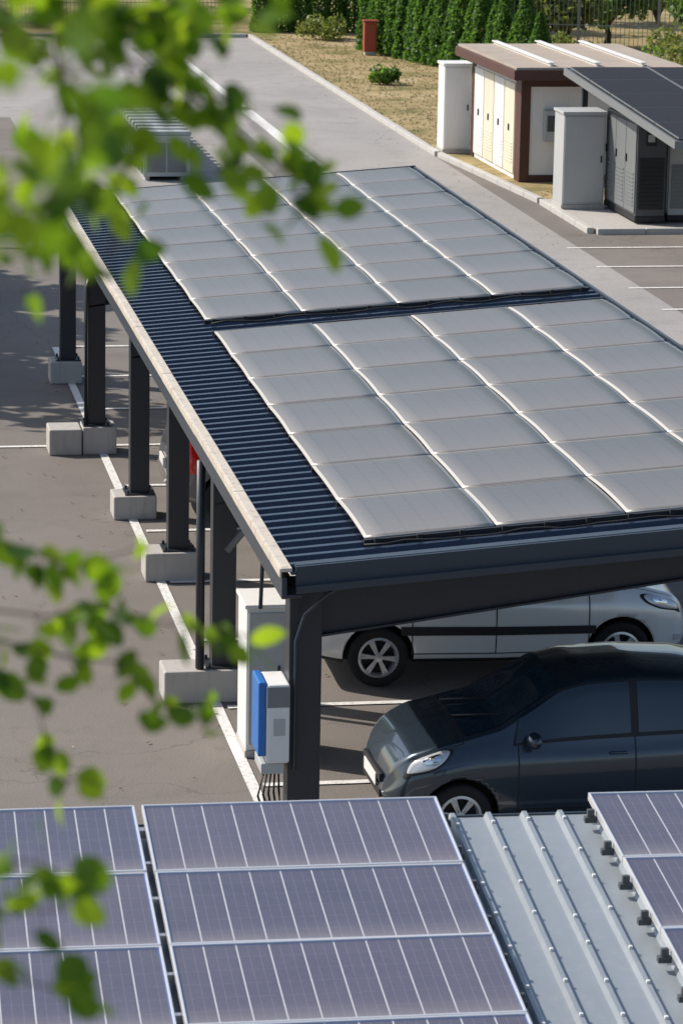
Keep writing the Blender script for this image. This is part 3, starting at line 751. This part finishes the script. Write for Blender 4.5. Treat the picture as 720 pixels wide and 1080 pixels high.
# ------------------------------------------------------------------ vegetation
def leafcloud(name,pts,size,mat,seed,up=.3):
    rnd=random.Random(seed); V=[];F=[];R=[]
    for p in pts:
        s=size*rnd.uniform(.6,1.35)
        a=Vector((rnd.gauss(0,1),rnd.gauss(0,1),rnd.gauss(0,1)+up)).normalized(); t=a.orthogonal().normalized(); t.rotate(Matrix.Rotation(rnd.uniform(0,6.28),3,a)); q=a.cross(t)
        p=Vector(p); o=len(V); r=rnd.random()
        V+=[p-t*s*.5,p+q*s*.32-t*s*.05,p+t*s*.5,p-q*s*.32-t*s*.05]; F.append((o,o+1,o+2,o+3)); R.append(r)
    me=mesh(name,V,F,mat)
    at=me.attributes.new('rnd','FLOAT','FACE'); at.data.foreach_set('value',R)
    return me
def thuja(seed,h=2.4,r=.44,n=2300):
    rnd=random.Random(seed); pts=[]
    for _ in range(n):
        t=rnd.random()**1.05; a=rnd.uniform(0,6.283)
        rr=r*(1-t**2.2)**.8*(1+.10*math.sin(a*3+seed)+.1*math.sin(t*19+a*2))*math.sqrt(rnd.uniform(.55,1))
        pts.append((rr*math.cos(a),rr*math.sin(a),.03+t*h))
    return leafcloud('crown',pts,.14,M['thuja'],seed,up=.1)
TH=[thuja(s,h=hh) for s,hh in ((1,2.5),(2,2.7),(3,2.4),(4,2.8))]
b=B(); b.tube([(0,0,-.02),(0,0,1.2)],[.05,.02],7); thtrunk=b.mesh('trunk',M['bark'],True)
tpos=[]
for k in range(7): tpos.append((15.9+k*.62,109.4+.1*math.sin(k*2.2)))
pA=Vector((18.35,102.6)); pB=Vector((21.2,91.0))
for k in range(18):
    p=pA.lerp(pB,k/17); tpos.append((p.x+.05*math.sin(k*3),p.y))
for i,(x,y) in enumerate(tpos):
    e=thing('thuja_tree',(x,y,.06),'narrow dark green conifer in a clipped hedge row','tree','conifers in the hedge row',rot=(0,0,random.uniform(0,6)))
    s=random.uniform(.9,1.08); e.scale=(s,s,s*random.uniform(.92,1.08))
    obj('trunk',thtrunk,e); obj('crown',TH[i%4],e)
def broadtree(loc,h,r,n,seed,label,leaf=.32,mat='foliage',name='leafy_tree',cat_='tree',cz_=.62,trunk=.14):
    rnd=random.Random(seed); e=thing(name,loc,label,cat_)
    b=B(); base=h*cz_-r*.5
    b.tube([(0,0,-.05),(.05*r,0,base*.5),(0,.08*r,base),(0,0,h*cz_)],[trunk,trunk*.8,trunk*.6,trunk*.4],8)
    cl=[]
    for k in range(9 if h>2 else 6):
        a=rnd.uniform(0,6.28); el=rnd.uniform(-.3,1); d=r*rnd.uniform(.35,.78)
        c=Vector((d*math.cos(a)*math.cos(el),d*math.sin(a)*math.cos(el),h*cz_+d*math.sin(el)*(h-h*cz_)/r)); cl.append((c,r*rnd.uniform(.3,.5)))
        b.tube([(0,0,base*.85),tuple(Vector((0,0,base*.85)).lerp(c,.5)+Vector((0,0,.1*r))),tuple(c)],[trunk*.5,trunk*.3,trunk*.12],6)
    part('trunk',b,M['bark'],e,True)
    pts=[]
    for _ in range(n):
        c,rr=rnd.choice(cl); v=Vector((rnd.gauss(0,1),rnd.gauss(0,1),rnd.gauss(0,.8))).normalized()*rr*rnd.uniform(.55,1.05)
        p=c+v
        if p.z>.05: pts.append(p)
    obj('crown',leafcloud('crown',pts,leaf,M[mat],seed),e); return e
for i,(x,y,h,r) in enumerate([(-3.4,50.5,8.2,3.0),(-3.6,55.5,8.6,3.2),(-3.2,60.5,8.4,3.0)]):
    broadtree((x,y,0),h,r,3600,20+i,'tall broadleaf tree shading the parking bays',.42)
bg=[(26.5,104,3.2,1.8),(24.0,110,4,2.2),(29,101,3.0,1.8),(31.5,108,5,2.6),(22,117,5,2.4),(27.5,114,5,2.4),(9,118,6,2.8),(3,117,7,3),(14,121,6,2.8),(-2,114,6,2.6),(34,103,4,2.2),(24.5,101.5,2.4,1.5),(22.6,104,2.4,1.5),(21.8,109,3.0,1.7),(29,107,3.5,2.0),(33,112,5,2.4),(20,114,4,2.0)]
for i,(x,y,h,r) in enumerate(bg):
    broadtree((x,y,.06),h,r,2400,50+i,'bushy green broadleaf tree beyond the hedge',.26,'shrub' if i%2 else 'foliage',cz_=.52)
for i,(x,y,h,r) in enumerate([(16.9,92.1,.55,.6),(17.5,106.6,.7,.9),(23.5,88,1.5,1.0),(25.5,90.5,1.8,1.2),(28,91,1.6,1.2),(24.2,85.5,1.2,.9),(27,86.5,1.4,1),(26.2,93.5,1.8,1.2),(29.5,94,1.8,1.3),(22.8,93.5,1.5,1.0)]):
    broadtree((x,y,.06),h,r,900,90+i,'low rounded shrub growing in dry grass',.14,'shrub' if i%2 else 'foliage','shrub','shrub',.45,.03)
rnd=random.Random(5); V=[];F=[];R=[]
for _ in range(7000):
    if rnd.random()<.8: x=rnd.uniform(15.35,24); y=rnd.uniform(76,108)
    else: x=rnd.uniform(16,24); y=rnd.uniform(67.6,80)
    if 15.3<x<20 and 69<y<77: continue
    for q in range(3):
        a=rnd.uniform(0,6.28); w=.025; hh=rnd.uniform(.02,.08); o=len(V)
        dx,dy=math.cos(a)*w,math.sin(a)*w
        V+=[(x-dx,y-dy,.05),(x+dx,y+dy,.05),(x+rnd.uniform(-.06,.06),y+rnd.uniform(-.06,.06),.05+hh)]; F.append((o,o+1,o+2)); R.append(rnd.random())
me=mesh('grass_tufts',V,F,M['tuft']); at=me.attributes.new('rnd','FLOAT','FACE'); at.data.foreach_set('value',R)
o=obj('grass_tufts',me); o['kind']='stuff'
rnd=random.Random(9); V=[];F=[];R=[]
for _ in range(320):
    k=rnd.random()
    if k<.5: x=rnd.gauss(3.4,.9); y=rnd.uniform(28,60)
    elif k<.8: x=rnd.uniform(.5,5.5); y=rnd.uniform(26,60)
    else: x=15.0-abs(rnd.gauss(0,.4)); y=rnd.uniform(60,100)
    a=rnd.uniform(0,6.28); s=rnd.uniform(.015,.035); o=len(V); c,s_=math.cos(a)*s,math.sin(a)*s; z=.014
    V+=[(x-c,y-s_,z),(x+s_*.5,y-c*.5,z+.012),(x+c,y+s_,z+.004),(x-s_*.5,y+c*.5,z+.01)]; F.append((o,o+1,o+2,o+3)); R.append(rnd.random())
me=mesh('fallen_leaves',V,F,M['litter']); at=me.attributes.new('rnd','FLOAT','FACE'); at.data.foreach_set('value',R)
o=obj('fallen_leaves',me); o['kind']='stuff'

e=thing('hydrant_cabinet',(18.05,100.9,.06),'small red metal hydrant cabinet in front of the hedge','hydrant cabinet')
b=B(); b.box((-.2,-.15,.12),(.2,.15,1.05),0,.02); b.box((-.23,-.18,1.052),(.23,.18,1.1),0,.01); part('body',b,M['red'],e)
b=B(); b.box((-.16,-.165,.2),(.16,-.145,.98),0,.005); part('door',b,M['red'],e)
b=B(); b.box((-.17,-.12,-.02),(.17,.12,.118)); part('plinth',b,M['concrete'],e)
e=thing('waste_bin',(27.4,95.6,.06),'orange plastic bin standing near the far fence','bin')
b=B(); b.box((-.4,-.3,.05),(.4,.3,1.0),0,.04); part('body',b,M['orange'],e)
b=B(); b.box((-.43,-.33,1.002),(.43,.33,1.07),0,.03); part('lid',b,M['orange'],e)
def fence(p,q,h,label,panel=2.5):
    p=Vector((*p,0.05));q=Vector((*q,.05)); d=q-p; n=int(d.length/panel); e=thing('mesh_fence',p,label,'fence',rot=(0,0,math.atan2(d.y,d.x)))
    for k in range(n+1):
        b=B(); b.box((k*panel-.04,-.04,0),(k*panel+.04,.04,h+.1),0,.004); part('post',b,M['midgrey'],e)
    for k in range(n):
        b=B()
        for j in range(int(panel/.14)): x=k*panel+.05+j*.14; b.box((x,-.006,.05),(x+.018,.006,h))
        for z in (.1,h*.5,h-.05): b.box((k*panel+.041,-.01,z),(k*panel+panel-.041,.01,z+.03))
        part('infill',b,M['midgrey'],e)
fence((22.0,100),(40,94),2.2,'grey metal mesh fence beyond the hut')
fence((-20,111.5),(15.5,111.5),1.6,'grey metal fence along the far side of the road')

# ------------------------------------------------------------------ near leafy tree
tree=thing('leafy_tree',(-1.1,3.5,0),'leafy tree with bright green backlit leaves on thin twigs','tree')
TL=Vector((-1.1,3.5,0))
def Wp(p): return Vector(p)-TL
A0=(.17,3.25,9.17)
tw=[
 ([(.05,3.30,9.22),A0,(.26,3.224,9.118),(.326,3.209,9.101),(.39,3.19,9.07),(.454,3.165,9.012),(.504,3.15,8.985)],78,.042),
 ([(.26,3.224,9.118),(.269,3.207,9.054),(.258,3.189,8.972),(.229,3.177,8.898)],56,.058),
 ([(.326,3.209,9.101),(.352,3.187,9.028),(.314,3.18,8.973),(.31,3.161,8.89)],18,.030),
 ([A0,(.299,3.225,9.151),(.373,3.21,9.143),(.438,3.198,9.14)],58,.030),
 ([(.39,3.19,9.07),(.441,3.178,9.057),(.480,3.15,9.0),(.513,3.139,8.944)],14,.020),
 ([(-.05,1.9,9.27),(.09,1.82,9.255),(.147,1.81,9.23),(.17,1.80,9.20),(.13,1.8,9.14)],28,.030),
 ([(-.05,1.85,9.2),(.06,1.80,9.17),(.115,1.797,9.159),(.11,1.79,9.11)],14,.024),
 ([(.05,3.53,8.55),(.178,3.519,8.545),(.25,3.501,8.526),(.302,3.488,8.506),(.376,3.481,8.533)],30,.020),
 ([(.05,3.5,8.47),(.176,3.499,8.463),(.27,3.481,8.454),(.322,3.474,8.465),(.384,3.46,8.451),(.494,3.438,8.437)],30,.020),
 ([(.05,3.49,8.43),(.176,3.48,8.44),(.279,3.469,8.413),(.352,3.455,8.404),(.393,3.437,8.358),(.44,3.429,8.359)],32,.020),
 ([(.05,3.48,8.40),(.19,3.47,8.41),(.257,3.461,8.361),(.266,3.447,8.31),(.292,3.434,8.274)],17,.022),
 ([(.0,2.87,8.40),(.142,2.863,8.396),(.211,2.849,8.388),(.25,2.838,8.372)],16,.018),
 ([(.0,2.86,8.35),(.14,2.851,8.344),(.236,2.835,8.346)],14,.018),
 ([(.0,2.86,8.31),(.14,2.843,8.31),(.208,2.823,8.277),(.248,2.815,8.273)],16,.016),
]
b=B()
b.tube([Wp((-1.1,3.5,-.05)),Wp((-1.05,3.5,3)),Wp((-1.12,3.48,6.5)),Wp((-1.05,3.5,8.5)),Wp((-1.1,3.5,10.2))],[.24,.19,.14,.10,.05],12)
part('trunk',b,M['bark'],tree,True)
for root,frm,r in [((.05,3.30,9.22),(-1.06,3.5,8.9),.018),((-.05,1.9,9.27),(-1.06,3.5,8.7),.014),((-.05,1.85,9.2),(-1.06,3.5,8.55),.012),((.05,3.53,8.55),(-1.05,3.5,8.1),.012),((.05,3.5,8.47),(-1.05,3.5,8.0),.012),((.05,3.49,8.43),(-1.05,3.5,7.9),.011),((.05,3.48,8.40),(-1.05,3.5,7.85),.011),((.0,2.87,8.40),(-1.05,3.5,7.8),.011),((.0,2.86,8.35),(-1.05,3.5,7.75),.011),((.0,2.86,8.31),(-1.05,3.5,7.7),.011)]:
    m_=(Vector(root)+Vector(frm))/2+Vector((0,0,.05)); tubepart('branch',[Wp(frm),Wp(m_),Wp(root)],[r*2.4,r*1.4,.0025],M['bark'],tree,7)
LV=[];LF=[];LR=[]
rnd=random.Random(11)
def leaf(p,dr,s):
    d=Vector(dr).normalized(); up=Vector((rnd.gauss(0,.5),rnd.gauss(0,.7)-.4,rnd.gauss(.4,.6))).normalized()
    q=d.cross(up); 
    if q.length<.1: q=d.orthogonal()
    q.normalize(); nrm=q.cross(d)
    o=len(LV); r=rnd.random(); cur=rnd.uniform(-.15,.2); fold=rnd.uniform(.03,.2)
    rows=[(0,0.02),(.1,.5),(.28,.92),(.5,1.0),(.72,.82),(.9,.42),(1,0.03)]
    for t,w in rows:
        c=p+d*s*t+nrm*s*cur*math.sin(t*3.0)
        LV.append(c-q*s*.37*w+nrm*s*fold*w*.37); LV.append(c); LV.append(c+q*s*.37*w+nrm*s*fold*w*.37)
    for k in range(len(rows)-1):
        LF.append((o+k*3,o+k*3+1,o+k*3+4,o+k*3+3)); LF.append((o+k*3+1,o+k*3+2,o+k*3+5,o+k*3+4)); LR.extend((r,r))
for pts,cnt,spread in tw:
    b=B()
    P_=[Wp(p) for p in pts]; b.tube(P_,[.0018*(1-.6*k/(len(P_)-1)) for k in range(len(P_))],6)
    near_=P_[0].y<-1.2
    for k in range(cnt):
        t=rnd.uniform(.12,1.0)*(len(P_)-1); i=min(int(t),len(P_)-2); p=P_[i].lerp(P_[i+1],t-i); d=(P_[i+1]-P_[i]).normalized()
        off=Vector((rnd.gauss(0,1),rnd.gauss(0,1.8),rnd.gauss(-.1,1)))*spread*.5
        side=Vector((rnd.gauss(0,1),rnd.gauss(0,1),rnd.gauss(-.25,1)))
        leaf(p+off,d*.6+side*.7,rnd.uniform(.027,.044)*(.8 if near_ else 1))
        if off.length>.008: b.tube([p,p+off],[.0006,.0005],4)
    part('branch',b,M['bark'],tree,True)
me=mesh('crown',LV,LF,M['leafnear'],None,True); at=me.attributes.new('rnd','FLOAT','FACE'); at.data.foreach_set('value',LR); obj('crown',me,tree)

# ------------------------------------------------------------------ light
sd=Vector((-.80,.50,.84)).normalized()
el=math.asin(sd.z); az=math.atan2(sd.x,sd.y)
w=bpy.data.worlds.new('World'); scene.world=w; w.use_nodes=True; t=w.node_tree
sky=t.nodes.new('ShaderNodeTexSky'); sky.sky_type='NISHITA'; sky.sun_disc=False; sky.sun_elevation=el; sky.sun_rotation=az
sky.dust_density=1.6
t.links.new(sky.outputs[0],t.nodes['Background'].inputs[0]); t.nodes['Background'].inputs[1].default_value=.14
L=bpy.data.lights.new('sun','SUN'); L.energy=5.0; L.angle=math.radians(.5); L.color=(1,.92,.82)
lo=bpy.data.objects.new('sun',L); COL.objects.link(lo); lo.rotation_euler=(-sd).to_track_quat('-Z','Y').to_euler()

# ------------------------------------------------------------------ camera
p=math.radians(13.28);yw=math.radians(9.79);ro=math.radians(1.0)
Fv=Vector((math.sin(yw)*math.cos(p),math.cos(yw)*math.cos(p),-math.sin(p)))
R0=Vector((math.cos(yw),-math.sin(yw),0));U0=R0.cross(Fv)
R=R0*math.cos(ro)+U0*math.sin(ro);U=-R0*math.sin(ro)+U0*math.cos(ro)
cd=bpy.data.cameras.new('camera'); cam=bpy.data.objects.new('camera',cd); COL.objects.link(cam)
mt=Matrix((( R.x,U.x,-Fv.x,0),(R.y,U.y,-Fv.y,0),(R.z,U.z,-Fv.z,9.4),(0,0,0,1))); cam.matrix_world=mt
cd.sensor_fit='VERTICAL'; cd.sensor_height=24; cd.lens=24*3400/1080; cd.clip_end=2000; cd.clip_start=.05
cd.dof.use_dof=True; cd.dof.focus_distance=31; cd.dof.aperture_fstop=5.4
scene.camera=cam
